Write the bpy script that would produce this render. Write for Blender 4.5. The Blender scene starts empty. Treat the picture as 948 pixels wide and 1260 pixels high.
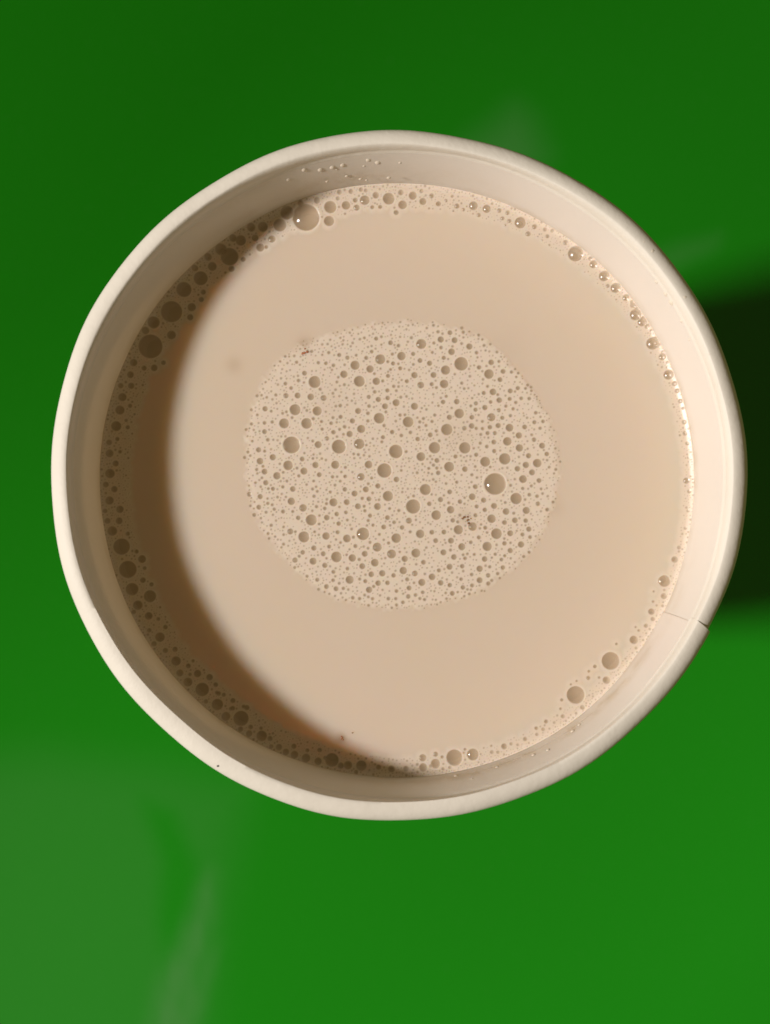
import bpy, math, random
import numpy as np
from mathutils import Vector, Matrix, Euler

random.seed(7)
rng = np.random.default_rng(11)
SC = bpy.context.scene
COL = SC.collection
MM = 0.001

# ------------------------------------------------------------------ camera
CUP_H = 0.116                                   # rim crest above the table
CAM = Vector((-0.003, -0.009, CUP_H + 0.170))
ROT = Euler((math.radians(1.59), math.radians(-0.47), 0.0), 'XYZ')
FPX = 1823.0                                    # focal length in pixels of a 948 px wide picture
cd = bpy.data.cameras.new('camera')
cam = bpy.data.objects.new('camera', cd)
COL.objects.link(cam)
cam.location = CAM
cam.rotation_euler = ROT
cd.sensor_fit = 'HORIZONTAL'
cd.sensor_width = 36.0
cd.lens = FPX / 948.0 * 36.0
cd.clip_start = 0.01
cd.clip_end = 50.0
cd.dof.use_dof = True
cd.dof.focus_distance = 0.178
cd.dof.aperture_fstop = (cd.lens / 1000.0) / 0.0030     # a phone lens: entrance pupil 3 mm wide
cd.dof.aperture_blades = 0
SC.camera = cam

# ------------------------------------------------------------------ a dim warm room and one hard beam of light from the left
SUN_EL = math.radians(41.5)
SUN_AZ = (-0.988, -0.155)                       # horizontal direction towards the light
w = bpy.data.worlds.new('World')
SC.world = w
w.use_nodes = True
nt = w.node_tree
nt.nodes.clear()
wo = nt.nodes.new('ShaderNodeOutputWorld')
bg = nt.nodes.new('ShaderNodeBackground')
bg.inputs[0].default_value = (1.0, 0.77, 0.32, 1.0)
bg.inputs[1].default_value = 0.11
nt.links.new(bg.outputs[0], wo.inputs[0])

KEY_DIST = 3.0
kl = bpy.data.lights.new('beam_light', 'AREA')
kl.shape = 'DISK'
kl.size = 2 * KEY_DIST * math.tan(math.radians(6.5) / 2)
kl.energy = 3.85 * math.pi * KEY_DIST ** 2
kl.color = (1.0, 0.93, 0.87)
key = bpy.data.objects.new('beam_light', kl)
COL.objects.link(key)
sdir = Vector((SUN_AZ[0] * math.cos(SUN_EL), SUN_AZ[1] * math.cos(SUN_EL), math.sin(SUN_EL))).normalized()
key.rotation_euler = (-sdir).to_track_quat('-Z', 'Y').to_euler()
key.location = sdir * KEY_DIST + Vector((0, 0, CUP_H))

SC.view_settings.view_transform = 'Standard'
SC.view_settings.look = 'None'
SC.view_settings.gamma = 1.0
SC.view_settings.exposure = 0.0
SC.view_settings.use_curve_mapping = False
SC.cycles.use_denoising = True
SC.cycles.max_bounces = 16
SC.cycles.diffuse_bounces = 8
SC.cycles.transparent_max_bounces = 16

# ------------------------------------------------------------------ helpers
RM = ROT.to_matrix()


def ray(px, py):
    return (RM @ Vector(((px - 474.0) / FPX, -(py - 630.0) / FPX, -1.0))).normalized()


def on_plane(px, py, z):
    d = ray(px, py)
    return CAM + d * ((z - CAM.z) / d.z)


def mesh_obj(name, verts, faces, mat, parent=None, smooth=True):
    me = bpy.data.meshes.new(name)
    me.from_pydata([tuple(v) for v in verts], [], faces)
    me.validate()
    if smooth:
        me.shade_smooth()
    if mat:
        me.materials.append(mat)
    o = bpy.data.objects.new(name, me)
    COL.objects.link(o)
    if parent:
        o.parent = parent
    return o


def tag(o, label=None, cat=None, group=None, kind=None):
    for k, v in (('label', label), ('category', cat), ('group', group), ('kind', kind)):
        if v:
            o[k] = v
    return o


def empty(name, loc=(0, 0, 0)):
    o = bpy.data.objects.new(name, None)
    o.empty_display_size = 0.01
    COL.objects.link(o)
    o.location = loc
    return o


def smooth01(x):
    x = np.clip(x, 0.0, 1.0)
    return x * x * (3 - 2 * x)


class NT:
    def __init__(self, name):
        self.m = bpy.data.materials.new(name)
        self.m.use_nodes = True
        self.t = self.m.node_tree
        self.t.nodes.clear()
        self.out = self.t.nodes.new('ShaderNodeOutputMaterial')

    def n(self, kind, **props):
        nd = self.t.nodes.new('ShaderNode' + kind)
        for k, v in props.items():
            setattr(nd, k, v)
        return nd

    def link(self, a, b):
        self.t.links.new(a, b)

    def put(self, sock, v):
        if isinstance(v, bpy.types.NodeSocket):
            self.link(v, sock)
        else:
            sock.default_value = v

    def math(self, op, a, b=0.0, clamp=False):
        nd = self.n('Math', operation=op, use_clamp=clamp)
        self.put(nd.inputs[0], a)
        self.put(nd.inputs[1], b)
        return nd.outputs[0]

    def mix(self, fac, a, b):
        nd = self.n('Mix', data_type='RGBA')
        self.put(nd.inputs[0], fac)
        self.put(nd.inputs[6], a)
        self.put(nd.inputs[7], b)
        return nd.outputs[2]

    def mixf(self, fac, a, b):
        nd = self.n('Mix', data_type='FLOAT')
        self.put(nd.inputs[0], fac)
        self.put(nd.inputs[2], a)
        self.put(nd.inputs[3], b)
        return nd.outputs[0]

    def noise(self, scale, detail=3.0, rough=0.5, vec=None):
        nd = self.n('TexNoise')
        nd.inputs['Scale'].default_value = scale
        nd.inputs['Detail'].default_value = detail
        nd.inputs['Roughness'].default_value = rough
        if vec is None:
            vec = self.obj()
        self.link(vec, nd.inputs['Vector'])
        return nd.outputs[0]

    def obj(self):
        if not hasattr(self, '_obj'):
            self._obj = self.n('TexCoord').outputs['Object']
        return self._obj

    def attr(self, name):
        return self.n('Attribute', attribute_name=name).outputs['Fac']

    def ramp(self, x, lo, hi):
        nd = self.n('MapRange', clamp=True)
        self.put(nd.inputs[0], x)
        nd.inputs[1].default_value = lo
        nd.inputs[2].default_value = hi
        return nd.outputs[0]

    def bump(self, height, strength, dist):
        nd = self.n('Bump')
        nd.inputs['Strength'].default_value = strength
        nd.inputs['Distance'].default_value = dist
        self.link(height, nd.inputs['Height'])
        return nd.outputs[0]

    def principled(self, **kw):
        p = self.n('BsdfPrincipled')
        for k, v in kw.items():
            self.put(p.inputs[k.replace('_', ' ')], v)
        self.link(p.outputs[0], self.out.inputs[0])
        return p


def rgb(*c):
    return (c[0], c[1], c[2], 1.0)


# ------------------------------------------------------------------ materials
def make_table_mat():
    m = NT('green_lacquer')
    film_or_sheen = m.attr('film_or_sheen')
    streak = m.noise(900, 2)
    f = m.math('MULTIPLY', film_or_sheen, m.mixf(streak, 0.85, 1.15))
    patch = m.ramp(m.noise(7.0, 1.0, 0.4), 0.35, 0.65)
    light_grad = m.attr('light_grad')
    c = m.mix(m.math('ADD', m.math('MULTIPLY', patch, 0.1), m.math('MULTIPLY', light_grad, 0.9)), rgb(0.0022, 0.122, 0.0009), rgb(0.0095, 0.265, 0.0075))  # dim to bright green follows the painted light gradient
    c = m.mix(f, c, rgb(0.30, 0.33, 0.27))  # painted reflections pale the green
    dust = m.ramp(m.noise(1500, 2, 0.6), 0.66, 0.74)
    c = m.mix(m.math('MULTIPLY', dust, 0.06), c, rgb(0.35, 0.36, 0.3))
    rough = m.mixf(m.noise(60, 3), 0.10, 0.16)
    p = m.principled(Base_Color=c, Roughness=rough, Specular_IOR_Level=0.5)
    m.link(m.bump(m.noise(400, 2), 0.08, 0.0002), p.inputs['Normal'])
    return m.m


def make_paper_mat(inner):
    m = NT('coated_paper' if inner else 'rim_paper')
    fib = m.noise(900, 4, 0.6)
    blotch = m.noise(90, 3)
    if inner:
        base = m.mix(m.ramp(blotch, 0.3, 0.7), rgb(0.875, 0.82, 0.765), rgb(0.90, 0.845, 0.795))
    else:
        base = m.mix(m.ramp(blotch, 0.3, 0.7), rgb(0.735, 0.69, 0.615), rgb(0.785, 0.74, 0.665))
    if inner:
        film_or_sheen = m.attr('milk_film')
        st = m.ramp(m.noise(260, 4, 0.65), 0.42, 0.62)
        f = m.math('MULTIPLY', film_or_sheen, m.mixf(st, 0.25, 1.0))
        base = m.mix(f, base, rgb(0.66, 0.55, 0.42))
        h = m.math('ADD', m.math('MULTIPLY', fib, 0.35), m.math('MULTIPLY', m.math('MULTIPLY', st, film_or_sheen), 1.2))
        p = m.principled(Base_Color=base, Roughness=m.mixf(film_or_sheen, 0.42, 0.25), Specular_IOR_Level=0.4)
        m.link(m.bump(h, 0.25, 0.0002), p.inputs['Normal'])
        # thin board: the sun on one face glows warm through the other
        tl = m.n('BsdfTranslucent')
        tl.inputs[0].default_value = rgb(0.97, 0.81, 0.59)
        mx = m.n('MixShader')
        mx.inputs[0].default_value = 0.25
        m.link(p.outputs[0], mx.inputs[1])
        m.link(tl.outputs[0], mx.inputs[2])
        m.link(mx.outputs[0], m.out.inputs[0])
    else:
        p = m.principled(Base_Color=base, Roughness=0.55, Specular_IOR_Level=0.35)
        h = m.math('ADD', fib, m.math('MULTIPLY', m.noise(160, 3), 1.5))
        m.link(m.bump(h, 0.28, 0.0002), p.inputs['Normal'])
    return m.m


def make_tea_mat():
    m = NT('milk_tea')
    foam = m.attr('foam')
    bub = m.attr('bubble')
    skin = m.ramp(m.noise(45, 4, 0.6), 0.40, 0.68)
    tea = m.mix(m.math('MULTIPLY', skin, 0.5), rgb(0.712, 0.600, 0.498), rgb(0.705, 0.595, 0.465))
    stain = m.attr('stain')
    tea = m.mix(stain, tea, rgb(0.36, 0.20, 0.08))
    grain = m.noise(2200, 2, 0.6)
    foamc = m.mix(grain, rgb(0.76, 0.655, 0.555), rgb(0.80, 0.705, 0.61))
    c = m.mix(foam, tea, foamc)
    c = m.mix(m.math('MULTIPLY', stain, 0.6), c, rgb(0.36, 0.20, 0.08))
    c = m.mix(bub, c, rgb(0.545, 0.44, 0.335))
    scale = m.mixf(bub, m.mixf(foam, 0.0066, 0.0007), 0.0008)
    scale = m.math('MULTIPLY', scale, m.mixf(m.attr('edge'), 1.0, 0.08))
    p = m.principled(Base_Color=c, Roughness=m.mixf(foam, 0.16, 0.32), Subsurface_Weight=1.0, Subsurface_Scale=scale)
    p.subsurface_method = 'RANDOM_WALK'
    p.inputs['IOR'].default_value = 1.34
    p.inputs['Subsurface Radius'].default_value = (0.95, 0.68, 0.42)
    m.link(m.bump(grain, 0.03, 0.0001), p.inputs['Normal'])
    return m.m


def make_film_mat(name, rough, refl):
    m = NT(name)
    tr = m.n('BsdfTransparent')
    tr.inputs[0].default_value = rgb(0.97, 0.95, 0.92)
    gl = m.n('BsdfGlossy')
    gl.inputs['Roughness'].default_value = rough
    lw = m.n('LayerWeight')
    lw.inputs[0].default_value = 0.5
    fac = m.math('ADD', refl, m.math('MULTIPLY', m.math('POWER', lw.outputs['Facing'], 5.0), 0.6), True)
    mx = m.n('MixShader')
    m.link(fac, mx.inputs[0])
    m.link(tr.outputs[0], mx.inputs[1])
    m.link(gl.outputs[0], mx.inputs[2])
    m.link(mx.outputs[0], m.out.inputs[0])
    return m.m


def make_drop_mat():
    m = NT('milk_drop')
    m.principled(Base_Color=m.mix(m.noise(500, 2), rgb(0.74, 0.66, 0.55), rgb(0.78, 0.71, 0.61)), Roughness=0.25,
                 Subsurface_Weight=0.0, Specular_IOR_Level=0.5)
    return m.m


def make_speck_mat(name, a, b):
    m = NT(name)
    m.principled(Base_Color=m.mix(m.ramp(m.noise(4000, 2), 0.35, 0.65), rgb(*a), rgb(*b)), Roughness=0.5)
    return m.m


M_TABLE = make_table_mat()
M_WALL = make_paper_mat(True)
M_RIM = make_paper_mat(False)
M_TEA = make_tea_mat()
M_FILM = make_film_mat('bubble_film', 0.12, 0.06)
M_WET = make_film_mat('wet_bubble_film', 0.28, 0.11)
M_DROP = make_drop_mat()
M_REDDISH = make_speck_mat('reddish_leaf', (0.50, 0.20, 0.09), (0.34, 0.11, 0.05))
M_BROWN = make_speck_mat('brown_leaf', (0.36, 0.19, 0.09), (0.22, 0.11, 0.05))
M_DARK = make_speck_mat('dark_speck', (0.035, 0.025, 0.02), (0.06, 0.04, 0.03))


# ------------------------------------------------------------------ table
def seg_dist(X, Y, pts):
    best = np.full(X.shape, 1e9)
    for (x0, y0), (x1, y1) in zip(pts[:-1], pts[1:]):
        dx, dy = x1 - x0, y1 - y0
        t = np.clip(((X - x0) * dx + (Y - y0) * dy) / (dx * dx + dy * dy + 1e-12), 0, 1)
        best = np.minimum(best, np.hypot(X - x0 - t * dx, Y - y0 - t * dy))
    return best


def in_poly(X, Y, pts):
    r = np.zeros(X.shape, bool)
    n = len(pts)
    for i in range(n):
        x0, y0 = pts[i]
        x1, y1 = pts[(i + 1) % n]
        c = ((y0 > Y) != (y1 > Y)) & (X < (x1 - x0) * (Y - y0) / (y1 - y0 + 1e-15) + x0)
        r ^= c
    return r


def poly_mask(X, Y, pts, soft):
    pts = list(pts)
    d = seg_dist(X, Y, pts + [pts[0]])
    s = np.where(in_poly(X, Y, pts), d, -d)
    return smooth01(0.5 + 0.5 * s / soft)


def T(px, py):
    p = on_plane(px, py, 0.0)
    return (p.x, p.y)


def build_table():
    fine = np.arange(-0.11, 0.1101, 0.0016)
    coarse = np.array([0.15, 0.22, 0.30, 0.3985, 0.4])
    ax = np.concatenate([-coarse[::-1], fine, coarse])
    X, Y = np.meshgrid(ax, ax)
    edge = np.maximum(np.abs(X), np.abs(Y))
    Z = np.where(edge > 0.399, -0.0015, 0.0)
    n = len(ax)
    V = np.stack([X.ravel(), Y.ravel(), Z.ravel()], 1)
    idx = np.arange(n * n).reshape(n, n)
    F = np.stack([idx[:-1, :-1].ravel(), idx[:-1, 1:].ravel(), idx[1:, 1:].ravel(), idx[1:, :-1].ravel()], 1).tolist()
    V = V.tolist()
    loop = list(idx[0, :]) + list(idx[1:, -1]) + list(idx[-1, -2::-1]) + list(idx[-2:0:-1, 0])
    b0 = len(V)
    V += [[V[i][0], V[i][1], -0.025] for i in loop]
    L = len(loop)
    for k in range(L):
        F.append([int(loop[(k + 1) % L]), int(loop[k]), b0 + k, b0 + (k + 1) % L])
    F.append([b0 + k for k in range(L)][::-1])
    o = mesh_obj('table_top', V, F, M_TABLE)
    tag(o, 'glossy bright green table top under the paper cup', 'table', kind='structure')
    me = o.data
    P = np.array(V)
    PX, PY = P[:, 0], P[:, 1]
    film_or_sheen = np.zeros(len(P))
    # pale reflections and hazy wisps painted into the colour, each with its own shape
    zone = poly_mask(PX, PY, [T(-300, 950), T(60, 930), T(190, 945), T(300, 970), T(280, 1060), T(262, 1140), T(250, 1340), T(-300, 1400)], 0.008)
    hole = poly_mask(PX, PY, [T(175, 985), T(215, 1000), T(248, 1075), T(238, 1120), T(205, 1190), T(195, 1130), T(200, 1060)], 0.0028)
    film_or_sheen += 0.046 * zone * (1 - 0.95 * hole)
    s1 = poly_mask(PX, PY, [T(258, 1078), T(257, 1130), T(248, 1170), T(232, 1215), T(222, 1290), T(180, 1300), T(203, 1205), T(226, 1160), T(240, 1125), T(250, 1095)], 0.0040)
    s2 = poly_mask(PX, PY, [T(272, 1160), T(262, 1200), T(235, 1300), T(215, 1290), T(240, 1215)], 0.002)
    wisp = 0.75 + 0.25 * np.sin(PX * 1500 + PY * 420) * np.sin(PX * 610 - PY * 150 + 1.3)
    film_or_sheen += (0.16 * s1 + 0.09 * s2) * wisp
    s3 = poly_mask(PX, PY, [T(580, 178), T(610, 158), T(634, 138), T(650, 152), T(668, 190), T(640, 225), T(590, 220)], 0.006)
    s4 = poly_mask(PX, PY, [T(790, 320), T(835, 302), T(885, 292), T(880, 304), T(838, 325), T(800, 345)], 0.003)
    film_or_sheen += 0.085 * s3 + 0.06 * s4
    at = me.attributes.new('film_or_sheen', 'FLOAT', 'POINT')
    at.data.foreach_set('value', np.clip(film_or_sheen, 0, 1).astype(np.float32))
    # slow light falloff painted into the colour: brighter towards the lower right
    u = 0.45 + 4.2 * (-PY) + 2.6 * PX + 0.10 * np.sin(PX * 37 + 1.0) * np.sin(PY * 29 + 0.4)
    at = me.attributes.new('light_grad', 'FLOAT', 'POINT')
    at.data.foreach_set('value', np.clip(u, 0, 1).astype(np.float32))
    return o


build_table()

# ------------------------------------------------------------------ paper cup
LIQ_Z = CUP_H - 0.0100                          # tea level
R_LIQ = 0.03604
SLOPE = 0.105
R_OUT = 0.04035                                 # outermost radius of the rolled rim
ROLL_OUT, ROLL_IN, ROLL_H = 0.00185, 0.00050, 0.00155
R_CREST = R_OUT - ROLL_OUT


def wall_r(z):
    h = (z - LIQ_Z) / 0.0085
    return R_LIQ + SLOPE * (z - LIQ_Z) + 0.00110 * max(0.0, h) ** 2


R_INNER = wall_r(CUP_H - ROLL_H) - 0.00002


def wall_wob(th, z):
    return 0.00004 * math.sin(5 * th + 60 * z) + 0.00003 * math.sin(11 * th)


def oval(th, z):
    k = smooth01((z - (CUP_H - 0.010)) / 0.009)
    s = math.sin(th)
    return 1.0 - (0.0150 if s < 0 else 0.0) * k * s * s


SEAM = math.radians(-26.6)
cup = empty('paper_cup', (0, 0, 0))
tag(cup, 'white paper cup with rolled rim and side seam filled with milk tea', 'cup')


def build_sidewall():
    nz = 80
    zs = np.concatenate([np.linspace(0.0, LIQ_Z - 0.004, 20, endpoint=False), np.linspace(LIQ_Z - 0.004, CUP_H - 0.0019, nz - 20)])
    over = math.radians(11)
    us = np.linspace(0, 2 * math.pi + over, 760)
    th0 = SEAM - over
    tk = 0.00042
    V, film_or_sheen = [], []
    for side in (0, 1):
        for u in us:
            th = th0 + u
            off = -0.00011 * float(smooth01((u - (2 * math.pi - 0.10)) / 0.10)) + tk * 0.0
            # the glued lap lies inside and its edge shows as a fine step
            for z in zs:
                r = wall_r(z) * oval(th, z) + off + (tk if side else 0.0)
                r += wall_wob(th, z)
                V.append((r * math.cos(th), r * math.sin(th), z))
                h = (z - LIQ_Z) / 0.001
                f = max(0.0, min(1.0, 1.0 - (h - 0.4) / 1.8))
                low = max(0.0, math.cos(th - math.radians(-62))) ** 6      # streaks left where the tea ran, lower side
                f2 = 1.0 * low * max(0.0, min(1.0, 1.0 - abs(h - 2.8) / 2.2))
                top = max(0.0, math.cos(th - math.radians(103))) ** 8
                f3 = 0.5 * top * max(0.0, min(1.0, 1.0 - abs(h - 3.0) / 3.0))
                film_or_sheen.append(max(0.75 * f, f2, f3) if side == 0 else 0.0)
    nu, nz = len(us), len(zs)
    F = []
    A = lambda s, i, j: s * nu * nz + i * nz + j
    for i in range(nu - 1):
        for j in range(nz - 1):
            F.append((A(0, i, j), A(0, i, j + 1), A(0, i + 1, j + 1), A(0, i + 1, j)))
            F.append((A(1, i, j), A(1, i + 1, j), A(1, i + 1, j + 1), A(1, i, j + 1)))
        F.append((A(0, i, 0), A(0, i + 1, 0), A(1, i + 1, 0), A(1, i, 0)))
        F.append((A(0, i, nz - 1), A(1, i, nz - 1), A(1, i + 1, nz - 1), A(0, i + 1, nz - 1)))
    for i, flip in ((0, False), (nu - 1, True)):
        for j in range(nz - 1):
            q = (A(0, i, j), A(1, i, j), A(1, i, j + 1), A(0, i, j + 1))
            F.append(q[::-1] if flip else q)
    o = mesh_obj('sidewall', V, F, M_WALL, cup)
    at = o.data.attributes.new('milk_film', 'FLOAT', 'POINT')
    at.data.foreach_set('value', np.array(film_or_sheen, np.float32))
    o.data.set_sharp_from_angle(angle=math.radians(50))
    return o


def build_rim():
    # one rolled lip, swept from the seam right round; its far end laps over the start
    nu, npf = 720, 36
    V, F = [], []
    end = 2 * math.pi + math.radians(0.5)
    for i in range(nu):
        u = end * i / (nu - 1)
        th = SEAM + u
        e = float(smooth01((u - (end - math.radians(20))) / math.radians(20)))      # the lapped end stands proud
        s = float(smooth01(1 - u / math.radians(12)))                               # the start is pressed in
        wob = 0.00012 * math.sin(3 * th + 0.7) + 0.00008 * math.sin(7 * th + 2.0) + 0.00004 * math.sin(17 * th)
        # the roll is fuller on the lower side
        full = 1.0 + 0.30 * max(0, math.sin(-th - 0.3)) + 0.03 * math.sin(5 * th + 1)
        ra = ROLL_OUT * full + 0.00012 * e - 0.00010 * s
        ri = 0.0
        rz = ROLL_H + 0.00006 * math.sin(4 * th + 0.5) + 0.00008 * e - 0.00004 * s + 0.00003 * math.sin(9 * th)
        out_lim = R_OUT + wob + 0.00028 * e - 0.00006 * s
        cr = out_lim - ra
        ri = cr - R_INNER + 0.00006 * e
        for k in range(npf):
            a = 2 * math.pi * k / npf
            ca, sa = math.cos(a), math.sin(a)
            x = cr + (ra * ca if ca > 0 else ri * ca)
            z = CUP_H - ROLL_H + rz * (sa if sa > 0 else 0.55 * sa)
            r = x * oval(th, CUP_H)
            if ca <= 1e-6:
                if sa < 0:
                    z = CUP_H - ROLL_H + rz * sa * 0.36
                # the inner side runs straight down into the wall
                k2 = min(1.0, max(0.0, 1.0 - sa / 0.7))
                rw = wall_r(z) * oval(th, z) - 0.00002 - 0.00006 * e + wall_wob(th, z)
                if sa < 0:
                    r = rw if ca < -1e-6 else rw + 0.0004
                else:
                    r += wall_wob(th, z) * k2
            # slanting seam: outer side of the cut runs further round
            t2 = th - math.radians(1.0) * (x - R_CREST) / 0.0015 * (0.5 if (i < 6 or i > nu - 7) else 0.0)
            V.append((r * math.cos(t2), r * math.sin(t2), z))
    for i in range(nu - 1):
        for k in range(npf):
            k2 = (k + 1) % npf
            F.append((i * npf + k, (i + 1) * npf + k, (i + 1) * npf + k2, i * npf + k2))
    F.append(tuple(range(npf)))
    F.append(tuple(range((nu - 1) * npf, nu * npf))[::-1])
    o = mesh_obj('rolled_rim', V, F, M_RIM, cup)
    o.data.set_sharp_from_angle(angle=math.radians(60))
    return o


def build_base():
    V, F = [], []
    n = 96
    prof = [(0.0, 0.0090), (wall_r(0.009) + 0.0002, 0.0090), (wall_r(0.0075) + 0.0002, 0.0075), (wall_r(0.0015) + 0.0001, 0.0015),
            (wall_r(0.0015) - 0.0006, 0.0015), (wall_r(0.0070) - 0.0006, 0.0080), (0.0, 0.0080)]
    for r, z in prof:
        for k in range(n):
            a = 2 * math.pi * k / n
            rr = max(r, 1e-5)
            V.append((rr * math.cos(a), rr * math.sin(a), z))
    for j in range(len(prof) - 1):
        for k in range(n):
            k2 = (k + 1) % n
            F.append((j * n + k, j * n + k2, (j + 1) * n + k2, (j + 1) * n + k)[::-1])
    return mesh_obj('base', V, F, M_RIM, cup, smooth=False)


build_sidewall()
build_rim()
build_base()

# ------------------------------------------------------------------ bubbles: where they float (pixel readings turned into millimetres on the tea)
PANELS = []
def panel(ox, oy, s, rows, where):
    PANELS.append((ox, oy, s, rows, where))

k210 = 210 / 948.0
panel(290, 380, k210, [(441,406,34),(332,560,31),(271,636,28),(312,756,47),(396,636,30),(455,567,26),(419,489,19),(490,495,17),(346,481,17),(281,482,15),(384,357,14),(351,398,11),(603,363,21),(665,313,26),(689,402,31),(805,280,28),(748,334,21),(783,402,21),(893,521,20),(831,541,17),(799,607,30),(682,567,17),(650,622,15),(699,667,23),(635,695,18),(575,765,39),(688,750,29),(460,754,20),(293,869,27),(381,901,20),(208,824,18),(137,846,19),(129,783,15),(162,904,17),(231,927,21),(555,866,23),(445,867,18),(466,921,14),(892,792,38),(828,898,40),(740,865,22),(698,933,21),(165,555,15),(162,682,14),(794,503,15),(741,489,12),(844,453,12),(846,495,13),(774,461,11),(545,685,13),(508,720,13),(583,537,11),(880,430,10),(848,372,12),(916,330,12),(876,303,12),(727,272,12),(622,271,12),(577,256,12),(519,243,10),(545,314,11),(503,302,11),(461,299,10),(862,188,14),(906,204,11),(782,165,12),(310,440,11),(278,415,11),(162,633,11),(205,628,10),(180,727,11),(371,834,14),(585,600,12),(607,655,11),(532,635,11),(820,713,12),(871,684,13),(922,703,11),(915,590,10),(736,580,11),(743,540,11),(736,622,10),(757,237,11)], 0)
panel(490, 380, k210, [(20,262,24),(130,195,28),(352,305,38),(265,340,26),(257,417,24),(298,238,19),(238,170,18),(315,174,17),(397,209,18),(176,302,15),(198,367,17),(92,368,18),(127,423,19),(123,287,14),(506,362,27),(518,297,16),(528,461,19),(624,456,14),(563,507,16),(584,347,14),(341,581,27),(327,515,16),(251,517,13),(92,541,20),(57,628,30),(272,670,32),(372,772,32),(204,771,32),(128,821,25),(285,877,28),(372,890,16),(485,849,28),(594,833,32),(608,736,24),(620,660,22),(519,602,23),(672,703,18),(675,772,21),(774,857,24),(711,867,18),(801,760,17),(745,908,17),(704,656,14),(726,816,15),(664,888,16),(758,630,12),(557,648,15),(533,740,14),(580,605,12),(483,548,15),(433,525,12),(431,560,12),(494,765,11),(217,842,14),(224,911,13),(477,467,12),(515,517,11),(567,393,14),(631,351,10),(560,563,12),(621,500,12),(666,440,12),(685,497,11),(730,498,11),(766,577,11),(806,625,11),(827,806,13),(756,727,13),(790,663,10),(600,540,10),(655,520,10),(625,593,10),(640,555,10),(85,250,12),(255,272,12),(50,402,12),(188,418,12),(75,160,10),(289,132,14),(223,127,10),(240,215,11),(437,243,11),(286,602,15),(411,602,14),(369,663,13),(410,650,16),(180,700,14),(70,686,11),(18,704,11),(110,723,13),(190,625,10),(205,590,10),(511,657,13),(538,690,12),(498,690,12),(470,665,10),(451,325,13),(435,810,12),(320,820,12),(535,790,12)], 0)
panel(290, 560, k210, [(169,153,15),(77,217,14),(138,230,15),(130,289,14),(104,332,11),(180,268,10),(209,187,12),(264,176,10),(319,188,16),(311,256,21),(376,293,21),(265,313,12),(319,313,9),(216,300,10),(171,317,9),(349,348,13),(422,360,31),(508,347,16),(545,262,23),(619,261,17),(563,327,13),(574,380,13),(614,318,11),(662,213,17),(608,190,13),(681,284,17),(725,190,17),(792,171,15),(848,227,29),(790,285,20),(748,336,12),(845,347,14),(824,399,14),(800,440,9),(709,437,35),(620,463,22),(568,428,12),(504,449,21),(381,454,31),(305,424,17),(436,516,15),(374,540,13),(331,583,15),(432,589,20),(488,548,14),(521,508,12),(562,565,30),(650,571,21),(667,505,12),(719,548,17),(788,511,25),(894,461,27),(868,549,25),(775,597,22),(705,617,17),(755,662,16),(816,656,18),(793,711,16),(845,709,13),(879,668,13),(743,748,18),(635,692,23),(623,630,11),(545,648,12),(497,612,15),(455,692,12),(543,695,11),(506,730,14),(559,742,14),(652,792,11),(722,700,12),(690,797,10),(762,798,10),(850,797,11),(895,755,11),(891,797,10),(926,402,13),(882,373,11),(895,832,9),(600,740,10),(398,672,9),(199,390,10),(182,435,9),(437,228,10),(429,188,9),(451,286,10),(497,296,11),(742,243,14),(705,240,10),(540,120,10),(610,118,11),(757,127,9),(895,135,16)], 0)
panel(490, 560, k210, [(540,160,60),(657,241,32),(695,133,22),(153,191,31),(85,285,40),(213,333,27),(293,303,21),(413,231,19),(534,282,17),(601,313,19),(713,307,20),(520,353,24),(548,436,30),(496,507,26),(624,434,17),(684,496,18),(727,411,15),(650,362,16),(710,364,13),(592,374,14),(624,530,15),(692,441,12),(734,455,11),(592,490,13),(415,397,24),(336,414,26),(237,247,15),(288,204,14),(124,437,24),(189,428,14),(256,427,14),(210,475,14),(295,475,17),(355,509,20),(253,540,17),(311,566,16),(373,573,11),(100,544,25),(38,576,18),(142,595,14),(287,620,17),(357,617,13),(228,640,12),(30,641,21),(94,657,16),(133,707,20),(190,676,19),(238,709,16),(288,722,13),(62,738,14),(52,690,12),(361,735,13),(412,724,12),(351,689,11),(410,663,11),(454,631,18),(482,577,16),(454,695,17),(501,668,13),(502,713,12),(583,624,13),(554,658,10),(510,620,10),(302,768,14),(138,762,11),(98,777,11),(57,785,13),(148,802,10),(28,818,11),(575,580,11),(541,550,10),(784,141,14),(777,270,13),(773,228,11),(829,303,11),(476,250,15),(483,304,13),(430,175,14),(61,364,17),(23,401,13),(175,270,13),(305,362,13),(450,457,12),(405,484,11),(345,258,13),(438,285,12),(486,403,12),(431,334,12),(730,220,11)], 0)
panel(100, 220, 300 / 948.0, [(270,652,46),(352,517,41),(400,431,29),(465,387,27),(577,303,34),(510,341,17),(283,559,23),(351,607,17),(430,499,16),(467,469,10),(424,538,12),(205,715,14),(245,736,10),(284,735,13),(192,762,13),(195,805,12),(155,805,10),(621,240,20),(707,187,19),(773,180,25),(797,122,26),(875,150,52),(742,234,14),(697,267,16),(677,230,13),(662,190,16),(720,265,8),(525,250,22),(238,583,14),(630,313,10),(585,350,12),(440,345,12),(490,300,14),(475,440,10),(320,715,9),(850,85,12),(918,85,12),(580,215,14)], 1)
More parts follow.
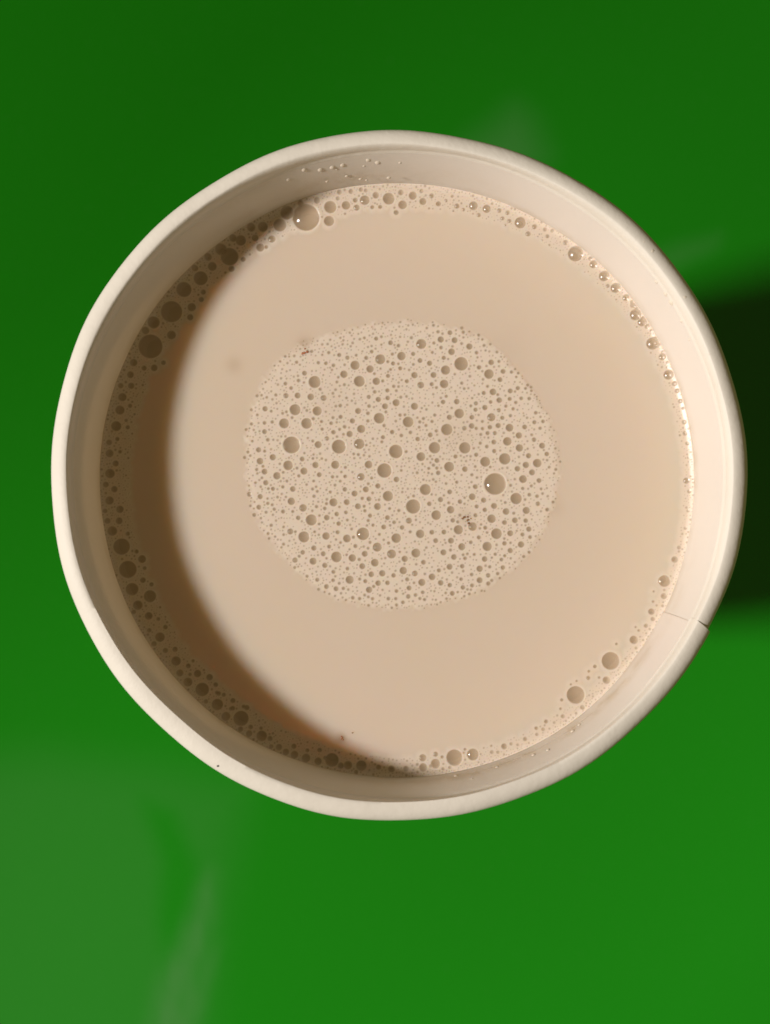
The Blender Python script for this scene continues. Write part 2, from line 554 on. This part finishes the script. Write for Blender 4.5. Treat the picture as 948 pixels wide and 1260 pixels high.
panel(340, 150, 300 / 948.0, [(211,331,24),(272,324,17),(345,304,19),(388,285,13),(313,333,12),(308,304,10),(438,298,23),(492,322,17),(467,352,10),(532,287,16),(571,309,14),(605,288,10),(631,318,10),(661,306,7),(703,327,10),(767,326,17),(819,338,16),(788,362,8),(868,345,9),(900,354,9),(880,375,8),(728,341,7),(374,331,8),(405,330,8),(485,275,11),(565,270,8),(206,385,20),(245,270,9),(291,272,9),(330,265,8),(349,268,7),(160,305,10),(90,305,14),(685,290,6),(240,298,8)], 1)
panel(620, 180, 300 / 948.0, [(65,297,22),(95,340,10),(22,290,8),(120,313,10),(160,325,8),(170,350,8),(188,330,7),(280,418,29),(240,375,10),(348,460,15),(393,503,20),(437,550,19),(405,543,8),(487,580,13),(535,640,22),(556,672,17),(598,757,24),(628,760,10),(630,813,14),(651,885,19),(680,918,10),(455,525,8),(370,440,8),(345,428,8),(520,605,10),(575,690,10),(512,622,7),(552,640,8),(566,652,7),(528,668,6),(574,672,7),(545,612,7),(562,700,7),(505,600,6),(583,712,6),(496,612,5),(612,735,7),(640,790,6),(640,840,6)], 1)
panel(748, 300, 200 / 420.0, [(181,380,6),(191,406,6),(197,461,6),(199,490,6),(205,516,5),(203,612,8),(210,640,5),(195,425,4),(207,690,4),(200,735,4),(184,785,5)], 1)
panel(660, 660, 270 / 948.0, [(554,193,25),(551,258,13),(598,100,14),(616,47,9),(498,325,14),(503,357,9),(474,386,9),(422,447,18),(431,482,6),(322,538,38),(303,621,16),(171,685,38),(199,738,10),(225,612,9),(254,562,8),(228,583,6),(115,777,9),(43,800,9),(78,804,6),(30,833,8),(272,610,6),(150,640,5),(105,745,6),(175,625,5),(505,282,6),(545,300,6),(430,392,5),(443,407,6),(490,400,5),(508,238,5),(347,465,6)], 1)
panel(50, 440, 250 / 948.0, [(438,25,17),(376,133,12),(383,185,19),(371,245,21),(418,225,10),(354,320,23),(407,325,10),(400,293,8),(321,396,13),(359,380,10),(323,447,18),(371,439,9),(351,494,14),(325,541,22),(306,593,13),(345,614,15),(323,667,19),(371,708,17),(303,716,10),(367,762,16),(314,762,13),(336,809,22),(407,822,10),(379,882,38),(448,905,10)], 1)
panel(60, 640, 250 / 948.0, [(436,182,18),(370,230,40),(390,322,29),(440,280,13),(448,224,9),(473,355,28),(480,300,10),(417,397,22),(395,430,10),(467,447,18),(512,461,9),(545,499,11),(470,514,10),(520,546,22),(493,577,12),(545,608,12),(590,603,12),(595,657,22),(613,713,16),(652,680,11),(674,657,8),(651,755,20),(695,716,17),(751,733,15),(717,790,31),(780,768,11),(788,860,26),(828,915,20),(860,842,12),(898,925,35),(785,805,9),(735,845,10),(850,880,9),(660,720,8),(910,870,9)], 1)
panel(160, 760, 300 / 948.0, [(513,459,20),(464,450,12),(428,437,10),(405,327,11),(400,352,9),(455,350,10),(580,503,12),(607,522,12),(640,533,14),(638,500,10),(685,545,16),(738,515,9),(732,558,14),(690,516,8),(786,553,26),(848,573,16),(900,575,20),(820,575,12),(545,470,10),(470,425,9),(510,430,7),(345,295,9),(365,300,8),(550,500,8),(760,545,8),(880,600,8)], 1)
panel(380, 760, 320 / 948.0, [(255,545,9),(302,551,12),(355,550,10),(416,511,13),(418,545,15),(463,532,17),(463,498,9),(532,510,29),(599,499,21),(487,508,6),(397,535,6),(713,469,11),(668,490,7),(690,490,6),(738,460,6),(762,463,5),(789,442,8),(830,403,7),(855,408,8),(832,425,6),(866,379,9),(895,382,6),(926,359,10),(917,332,6),(923,300,6),(490,550,6),(515,545,6),(445,540,6),(570,480,5)], 1)

PXM = (CAM.z - LIQ_Z) / FPX                     # metres on the tea per photo pixel
BUB = []                                        # x, y, r, where (0 foam patch, 1 edge)


def clash(x, y, r, gap=0.0):
    for (bx, by, br, _) in BUB:
        if (bx - x) ** 2 + (by - y) ** 2 < (br + r + gap) ** 2:
            return True
    return False


for ox, oy, s, rows, where in PANELS:
    for (zx, zy, zr) in rows:
        p = on_plane(ox + zx * s, oy + zy * s, LIQ_Z)
        r = zr * s * PXM * 1.0
        x, y = p.x, p.y
        d = math.hypot(x, y)
        lim = R_LIQ - r * 1.02
        if d > lim:
            x, y = x * lim / d, y * lim / d
        if any((bx - x) ** 2 + (by - y) ** 2 < (max(br, r) * 0.8) ** 2 for bx, by, br, _ in BUB):
            continue
        BUB.append((x, y, r, where))

FOAM_OUT = [(304,560),(306,530),(311,500),(322,475),(337,453),(352,438),(372,424),(396,415),(420,408),(450,401),(480,397),(510,396),(540,400),(566,405),(590,415),(612,430),(630,450),(646,468),(660,490),(674,515),(683,540),(687,565),(687,590),(683,617),(675,640),(664,662),(650,680),(634,697),(615,710),(594,726),(570,735),(535,744),(500,748),(468,747),(440,742),(418,737),(400,728),(382,715),(365,700),(350,684),(335,665),(322,647),(312,625),(306,595)]
FOAM_XY = [tuple(on_plane(a, b, LIQ_Z))[:2] for a, b in FOAM_OUT]


def fill_small():
    fx = np.array(FOAM_XY)
    x0, y0 = fx.min(0) - 8 * PXM
    x1, y1 = fx.max(0) + 8 * PXM
    cell = {}
    def add(x, y, r, wh):
        BUB.append((x, y, r, wh))
        cell.setdefault((int(x // 0.001), int(y // 0.001)), []).append((x, y, r))
    big = list(BUB)
    for (x, y, r, wh) in big:
        for i in range(int((x - r) // 0.001) - 1, int((x + r) // 0.001) + 2):
            for j in range(int((y - r) // 0.001) - 1, int((y + r) // 0.001) + 2):
                cell.setdefault((i, j), []).append((x, y, r))
    def free(x, y, r, gap):
        i, j = int(x // 0.001), int(y // 0.001)
        for a in (i - 1, i, i + 1):
            for b in (j - 1, j, j + 1):
                for (bx, by, br) in cell.get((a, b), ()):
                    if (bx - x) ** 2 + (by - y) ** 2 < (br + r + gap) ** 2:
                        return False
        return True
    n = 15000
    P = np.stack([rng.uniform(x0, x1, n), rng.uniform(y0, y1, n)], 1)
    cx, cy = fx.mean(0)
    k = rng.uniform(0.98, 1.0, n)                 # some strays float just outside the raft
    ok = in_poly(cx + (P[:, 0] - cx) * k, cy + (P[:, 1] - cy) * k, FOAM_XY)
    for (x, y) in P[ok]:
        u = random.random()
        r = (0.75 + 1.45 * u ** 2.3) * PXM
        if free(x, y, r, (0.55 + 1.6 * random.random()) * PXM):
            add(x, y, r, 0)
    # edge froth, thicker on the shaded left side and at the top, sparse at the right
    for _ in range(15000):
        th = random.uniform(-math.pi, math.pi)
        left = 0.5 - 0.5 * math.cos(th)
        bot = max(0.0, math.cos(th - math.radians(75))) * 0.5
        wid = (9 + 26 * left + 12 * bot) * PXM
        d = R_LIQ - 0.6 * PXM - wid * random.random() ** 1.6
        x, y = d * math.cos(th), d * math.sin(th)
        r = (0.5 + 1.1 * random.random() ** 2.5) * PXM
        if random.random() < 0.35 + 0.65 * left and free(x, y, r, (0.5 + 1.8 * random.random()) * PXM):
            add(x, y, r, 1)


fill_small()

# ------------------------------------------------------------------ milk tea
tea = empty('milk_tea', (0, 0, LIQ_Z))
tag(tea, 'pale brown milk tea with foam patch and bubble ring inside the paper cup', 'milk tea')


def build_liquid():
    h = 0.000078
    rmax = R_LIQ + 0.00022
    n = int(2 * rmax / h) + 3
    ax = (np.arange(n) - (n - 1) / 2) * h
    X, Y = np.meshgrid(ax, ax)
    R = np.hypot(X, Y)
    Z = np.zeros_like(X)
    bub = np.zeros_like(X)
    fr = np.zeros_like(X)
    for (x, y, r, wh) in BUB:
        ext = r * 1.6 + 3 * h
        i0, i1 = np.searchsorted(ax, [x - ext, x + ext])
        j0, j1 = np.searchsorted(ax, [y - ext, y + ext])
        sx, sy = X[j0:j1, i0:i1], Y[j0:j1, i0:i1]
        q = np.hypot(sx - x, sy - y) / r
        dep = r * 0.17
        Z[j0:j1, i0:i1] -= np.where(q < 1, dep * np.clip(1 - q * q, 0, 1), 0)
        lip = 0.03 * r * np.exp(-((q - 1.12) / 0.16) ** 2)
        Z[j0:j1, i0:i1] += np.where(q >= 1, np.minimum(lip, 0.00008), 0)
        soft = min(0.5, 0.9 * h / r)
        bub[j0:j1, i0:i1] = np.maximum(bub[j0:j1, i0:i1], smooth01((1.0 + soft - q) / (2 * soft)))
        if wh == 1:
            e2 = r + 9 * PXM
            i0, i1 = np.searchsorted(ax, [x - e2, x + e2])
            j0, j1 = np.searchsorted(ax, [y - e2, y + e2])
            dd = np.hypot(X[j0:j1, i0:i1] - x, Y[j0:j1, i0:i1] - y) - r
            fr[j0:j1, i0:i1] = np.maximum(fr[j0:j1, i0:i1], 1 - smooth01((dd - 0.5 * PXM) / (7 * PXM)))
    foam = np.zeros_like(X)
    box = (np.abs(X) < 0.022) & (np.abs(Y) < 0.022)
    rag = sum(a * np.sin(f * X[box] / PXM + p) * np.sin(g * Y[box] / PXM + q)
              for a, f, g, p, q in ((2.2, 0.16, 0.13, 0.3, 1.1), (1.8, 0.34, 0.41, 2.0, 0.2), (1.5, 0.71, 0.63, 0.9, 2.7)))
    pts = list(FOAM_XY)
    dst = seg_dist(X[box], Y[box], pts + [pts[0]])
    dst = np.where(in_poly(X[box], Y[box], pts), dst, -dst) + rag * PXM
    foam[box] = smooth01(0.5 + 0.5 * dst / (5.5 * PXM))
    lee = 0.45 + 0.55 * smooth01(0.5 - 0.9 * X / R_LIQ)
    froth = np.maximum(0.8 * lee * fr, smooth01((R - (R_LIQ - 9 * PXM)) / (8 * PXM)))
    mask = np.maximum(foam, froth)
    # meniscus at the wall, a slightly raised foam raft
    Z += 0.00045 * np.exp(-(R_LIQ - np.minimum(R, R_LIQ)) / 0.0006)
    Z += 0.00006 * mask
    # floating leaf dust stains
    stain = np.zeros_like(X)
    for (px, py, rr, amt) in ((375, 424, 9, 0.22), (288, 449, 10, 0.13), (573, 636, 11, 0.30), (420, 908, 6, 0.25), (583, 646, 6, 0.25),
                              (405, 495, 26, 0.10), (565, 535, 26, 0.15), (500, 520, 16, 0.05), (430, 500, 10, 0.06), (620, 430, 30, 0.03),
                              (510, 682, 8, 0.10), (685, 625, 10, 0.06), (600, 525, 10, 0.08)):
        p = on_plane(px, py, LIQ_Z)
        s = rr * PXM * 0.7
        stain = np.maximum(stain, amt * np.exp(-((X - p.x) ** 2 + (Y - p.y) ** 2) / (2 * s * s)))
    inside = R <= rmax
    vid = -np.ones(X.shape, np.int64)
    cellok = inside[:-1, :-1] & inside[1:, :-1] & inside[:-1, 1:] & inside[1:, 1:]
    use = np.zeros_like(inside)
    use[:-1, :-1] |= cellok
    use[1:, :-1] |= cellok
    use[:-1, 1:] |= cellok
    use[1:, 1:] |= cellok
    vid[use] = np.arange(use.sum())
    V = np.stack([X[use], Y[use], Z[use]], 1)
    q = np.stack([vid[:-1, :-1][cellok], vid[:-1, 1:][cellok], vid[1:, 1:][cellok], vid[1:, :-1][cellok]], 1)
    # open border of the sheet, then a skirt down to the cup's floor so the tea is a closed body
    e = np.concatenate([q[:, [0, 1]], q[:, [1, 2]], q[:, [2, 3]], q[:, [3, 0]]])
    nv = len(V)
    key = e[:, 0] * nv + e[:, 1]
    rev = e[:, 1] * nv + e[:, 0]
    border = e[~np.isin(key, rev)]
    bv = np.unique(border)
    new = {int(v): nv + i for i, v in enumerate(bv)}
    zb = 0.0095
    kb = wall_r(zb) / R_LIQ
    Vb = np.stack([V[bv, 0] * kb, V[bv, 1] * kb, np.full(len(bv), zb - LIQ_Z)], 1)
    V = np.concatenate([V, Vb, [[0, 0, zb - LIQ_Z]]])
    ctr = len(V) - 1
    skirt = [[int(b), int(a), new[int(a)], new[int(b)]] for a, b in border]
    fan = [[new[int(b)], new[int(a)], ctr] for a, b in border]
    me = bpy.data.meshes.new('liquid')
    nq = len(q) + len(skirt)
    nf = nq + len(fan)
    me.vertices.add(len(V))
    me.vertices.foreach_set('co', V.astype(np.float32).ravel())
    loops = np.concatenate([q.ravel(), np.array(skirt).ravel(), np.array(fan).ravel()]).astype(np.int32)
    me.loops.add(len(loops))
    me.loops.foreach_set('vertex_index', loops)
    me.polygons.add(nf)
    start = np.concatenate([np.arange(nq) * 4, nq * 4 + np.arange(len(fan)) * 3]).astype(np.int32)
    me.polygons.foreach_set('loop_start', start)
    me.polygons.foreach_set('use_smooth', np.ones(nf, bool))
    me.update(calc_edges=True)
    me.validate()
    for nm, arr in (('foam', mask), ('bubble', bub), ('stain', stain), ('edge', smooth01((R - (R_LIQ - 20 * PXM)) / (16 * PXM)))):
        at = me.attributes.new(nm, 'FLOAT', 'POINT')
        vals = np.concatenate([arr[use], np.zeros(len(V) - use.sum())]).astype(np.float32)
        at.data.foreach_set('value', vals)
    me.materials.append(M_TEA)
    o = bpy.data.objects.new('liquid', me)
    COL.objects.link(o)
    o.parent = tea
    return o


build_liquid()


def dome_geo(cap, segs, rings):
    """unit-radius spherical cap whose slope at the rim is `cap`"""
    rs = 1.0 / math.sin(cap)
    zc = -rs * math.cos(cap)
    V = [(0, 0, zc + rs)]
    F = []
    for i in range(1, rings + 1):
        a = cap * i / rings
        for k in range(segs):
            t = 2 * math.pi * k / segs
            V.append((rs * math.sin(a) * math.cos(t), rs * math.sin(a) * math.sin(t), zc + rs * math.cos(a)))
    for k in range(segs):
        F.append((0, 1 + k, 1 + (k + 1) % segs))
    for i in range(rings - 1):
        for k in range(segs):
            k2 = (k + 1) % segs
            F.append((1 + i * segs + k, 1 + (i + 1) * segs + k, 1 + (i + 1) * segs + k2, 1 + i * segs + k2))
    return V, F


def dome_mesh(name, cap, segs, rings):
    V, F = dome_geo(cap, segs, rings)
    me = bpy.data.meshes.new(name)
    me.from_pydata(V, [], F)
    me.shade_smooth()
    me.materials.append(M_FILM)
    return me


DOMES = [dome_mesh('bubble_dome', math.radians(a), 28, 6) for a in (16, 22, 40, 58)]
DOMES[3].materials[0] = M_WET


def joined_domes(name, items, parent):
    V, F, W = [], [], []
    for (x, y, r, wh) in items:
        th = math.atan2(y, x)
        steep = wh == 1 and -0.2 < th < 1.4
        v, f = dome_geo(math.radians(52 if steep else random.choice((14, 18, 22))), 8, 2)
        b = len(V)
        V += [(x + a * r, y + c * r, 0.00002 + d * r) for a, c, d in v]
        F += [tuple(i + b for i in q) for q in f]
        W += [int(steep)] * len(f)
    o = mesh_obj(name, V, F, M_FILM, parent)
    o.data.materials.append(M_WET)
    o.data.polygons.foreach_set('material_index', W)
    o['kind'] = 'stuff'
    return o


order = sorted(range(len(BUB)), key=lambda i: -BUB[i][2])
def group_bubbles(wh):
    mine = [BUB[i] for i in order if BUB[i][3] == wh]
    single = [b for b in mine if b[2] > 2.4 * PXM][:260]
    rest = mine[len(single):]
    return single, rest


for wh, name, lab in ((0, 'foam', 'pale raft of fine bubbles floating in the middle of the tea'), (1, 'edge_froth', 'ring of fine bubbles along the cup wall')):
    single, rest = group_bubbles(wh)
    root = joined_domes(name, rest, tea)
    root['label'] = lab
    for (x, y, r, _) in single:
        th = math.atan2(y, x)
        if wh == 1 and -0.2 < th < 1.4:
            me = DOMES[3]
        elif wh == 1:
            me = DOMES[random.choice((0, 0, 1, 1, 2))]
        else:
            me = DOMES[random.choice((0, 0, 0, 1, 1, 1, 1, 1, 2))]
        if r > 0.0012:
            me = DOMES[2]
        o = bpy.data.objects.new('bubble', me)
        COL.objects.link(o)
        o.parent = root
        o.location = (x, y, 0.00003)
        o.scale = (r, r, r)


# ------------------------------------------------------------------ droplets on the wall above the tea
def roll_f(p):
    r = math.hypot(p.x, p.y) / oval(math.atan2(p.y, p.x), CUP_H)
    a = (r - R_CREST) / (ROLL_OUT if r > R_CREST else ROLL_IN)
    return a * a + ((p.z - (CUP_H - ROLL_H)) / ROLL_H) ** 2


def wall_f(p):
    return math.hypot(p.x, p.y) - wall_r(p.z) * oval(math.atan2(p.y, p.x), p.z)


def on_cup(px, py):
    """where the line of sight meets the lip or the inner wall, and the outward normal there"""
    d = ray(px, py)
    for k in range(1600):
        p = CAM + d * (0.1690 + 0.000008 * k)
        hit = roll_f if roll_f(p) < 1.0 else (wall_f if wall_f(p) > 0 and p.z < CUP_H - 0.001 else None)
        if hit or p.z < LIQ_Z + 0.0004:
            break
    if hit is None:
        hit = wall_f
    e = 1e-5
    g = Vector([(hit(p + Vector(v) * e) - hit(p - Vector(v) * e)) for v in ((1, 0, 0), (0, 1, 0), (0, 0, 1))]).normalized()
    return p, (g if hit is roll_f else -g)


def droplet(px, py, rpx, label, group):
    p, nrm = on_cup(px, py)
    V, F = dome_geo(math.radians(42), 14, 4)
    s = 1.5 * rpx * PXM
    V = [(a * s * random.uniform(0.97, 1.03), b * s * 1.25, c * s * 0.9) for a, b, c in V]
    o = mesh_obj('droplet', V, F, M_DROP)
    up = Vector((0, 0, 1)) if abs(nrm.z) < 0.95 else Vector((1, 0, 0))
    yax = (up - nrm * nrm.dot(up)).normalized()
    mt = Matrix((yax.cross(nrm), yax, nrm)).transposed().to_4x4()
    mt.translation = p - nrm * 0.00001
    o.matrix_world = mt
    tag(o, label, 'droplet', group)


for (zx, zy, zr) in ((120, 288, 13), (212, 232, 14), (306, 232, 15), (376, 218, 15), (436, 205, 14), (460, 268, 11), (540, 285, 10),
                     (585, 175, 13), (640, 190, 15), (705, 278, 11), (770, 190, 9), (575, 292, 8), (345, 300, 9), (400, 228, 8), (560, 210, 8)):
    droplet(330 + zx * 200 / 948.0, 160 + zy * 200 / 948.0, zr * 200 / 948.0 * 0.75,
            'tiny milky droplet on the inner wall at the top of the picture', 'droplets on the upper inner wall')
for (zx, zy, zr) in ((420, 430, 16), (455, 485, 19), (360, 352, 13), (335, 150, 11), (520, 605, 13), (572, 725, 10), (545, 450, 9), (280, 90, 8), (710, 820, 9)):
    droplet(740 + zx * 180 / 948.0, 280 + zy * 180 / 948.0, zr * 180 / 948.0 * 0.75,
            'tiny glinting droplet on the sunlit inner wall at the right', 'droplets on the right inner wall')
for (zx, zy, zr) in ((78, 492, 13), (150, 505, 9), (262, 452, 10), (425, 397, 10), (490, 375, 9), (600, 290, 10), (630, 262, 8)):
    droplet(540 + zx * 260 / 948.0, 820 + zy * 260 / 948.0, zr * 260 / 948.0 * 0.65,
            'tiny milky droplet on the inner wall at the bottom of the picture', 'droplets on the lower inner wall')


# ------------------------------------------------------------------ specks
def speck(name, loc, parts, mat, label):
    """a crumb made of a few merged irregular flakes; offsets in photo pixels"""
    V, F = [], []
    for (dx, dy, sx, sy, rot) in parts:
        n, b = 9, len(V)
        ring = []
        for k in range(n):
            a = 2 * math.pi * k / n
            q = random.uniform(0.7, 1.2)
            x, y = sx * q * math.cos(a), sy * q * math.sin(a)
            ring.append((dx + x * math.cos(rot) - y * math.sin(rot), dy + x * math.sin(rot) + y * math.cos(rot)))
        hgt = min(sx, sy) * 0.55
        V += [(x * PXM, y * PXM, -0.00004) for x, y in ring]
        V += [(dx * PXM + (x - dx) * PXM * 0.7, dy * PXM + (y - dy) * PXM * 0.7, hgt * PXM * random.uniform(0.6, 1.0)) for x, y in ring]
        V.append((dx * PXM, dy * PXM, hgt * PXM * 1.15))
        for k in range(n):
            k2 = (k + 1) % n
            F.append((b + k, b + k2, b + n + k2, b + n + k))
            F.append((b + n + k, b + n + k2, b + 2 * n))
        F.append(tuple(b + k for k in range(n))[::-1])
    o = mesh_obj(name, V, F, mat, smooth=False)
    o.location = loc
    tag(o, label, 'speck')
    return o


def tea_pt(px, py, dz=0.00012):
    p = on_plane(px, py, LIQ_Z + dz)
    return p


speck('tea_speck', tea_pt(375, 434), [(0, 0, 2.2, 1.5, 0.2), (3.4, 1.2, 1.9, 1.3, -0.3), (-2.8, -0.6, 1.8, 1.4, 0.5), (0.5, 5, 1.2, 1.0, 0.4)], M_REDDISH,
      'reddish brown speck floating just above the upper left edge of the foam')
speck('tea_speck', tea_pt(421, 909), [(0, 0, 2.2, 1.1, 1.1), (-0.5, 2.4, 1.2, 0.9, 0.3), (1.6, -1.6, 1.2, 0.8, 0.8)], M_REDDISH,
      'small reddish speck at the lower edge of the shadow on the tea')
speck('tea_speck', tea_pt(434, 902), [(0, 0, 1.1, 0.9, 0.0), (0.6, 0.4, 0.8, 0.6, 0.4)], M_BROWN, 'tiny brown speck right beside the reddish speck near the shadow edge')
speck('tea_speck', tea_pt(576, 640), [(0, 0, 2.0, 1.4, 0.5), (-4.5, 3.5, 2.4, 1.3, 0.2), (0.8, -3.8, 1.8, 1.4, 0.1), (-0.4, 4.2, 1.4, 1.0, 0.8), (-7, 2.0, 1.3, 1.0, 0.0), (3.6, 2.0, 1.0, 0.8, 0.0)], M_BROWN,
      'brown cluster of tea dust caught among bubbles at the lower right of the foam')


def rim_pt(px, py):
    return on_cup(px, py)[0]


speck('dirt_speck', rim_pt(268, 943), [(0, 0, 1.3, 1.0, 0.3), (0.6, 0.6, 0.9, 0.8, 0.0)], M_DARK, 'dark dot on the lower left of the rolled cup rim')
speck('dirt_speck', rim_pt(911, 547), [(0, 0, 0.9, 1.4, 0.2), (-0.4, 0.8, 0.7, 0.7, 0.0)], M_DARK, 'dark dot on the right side of the rolled cup rim')
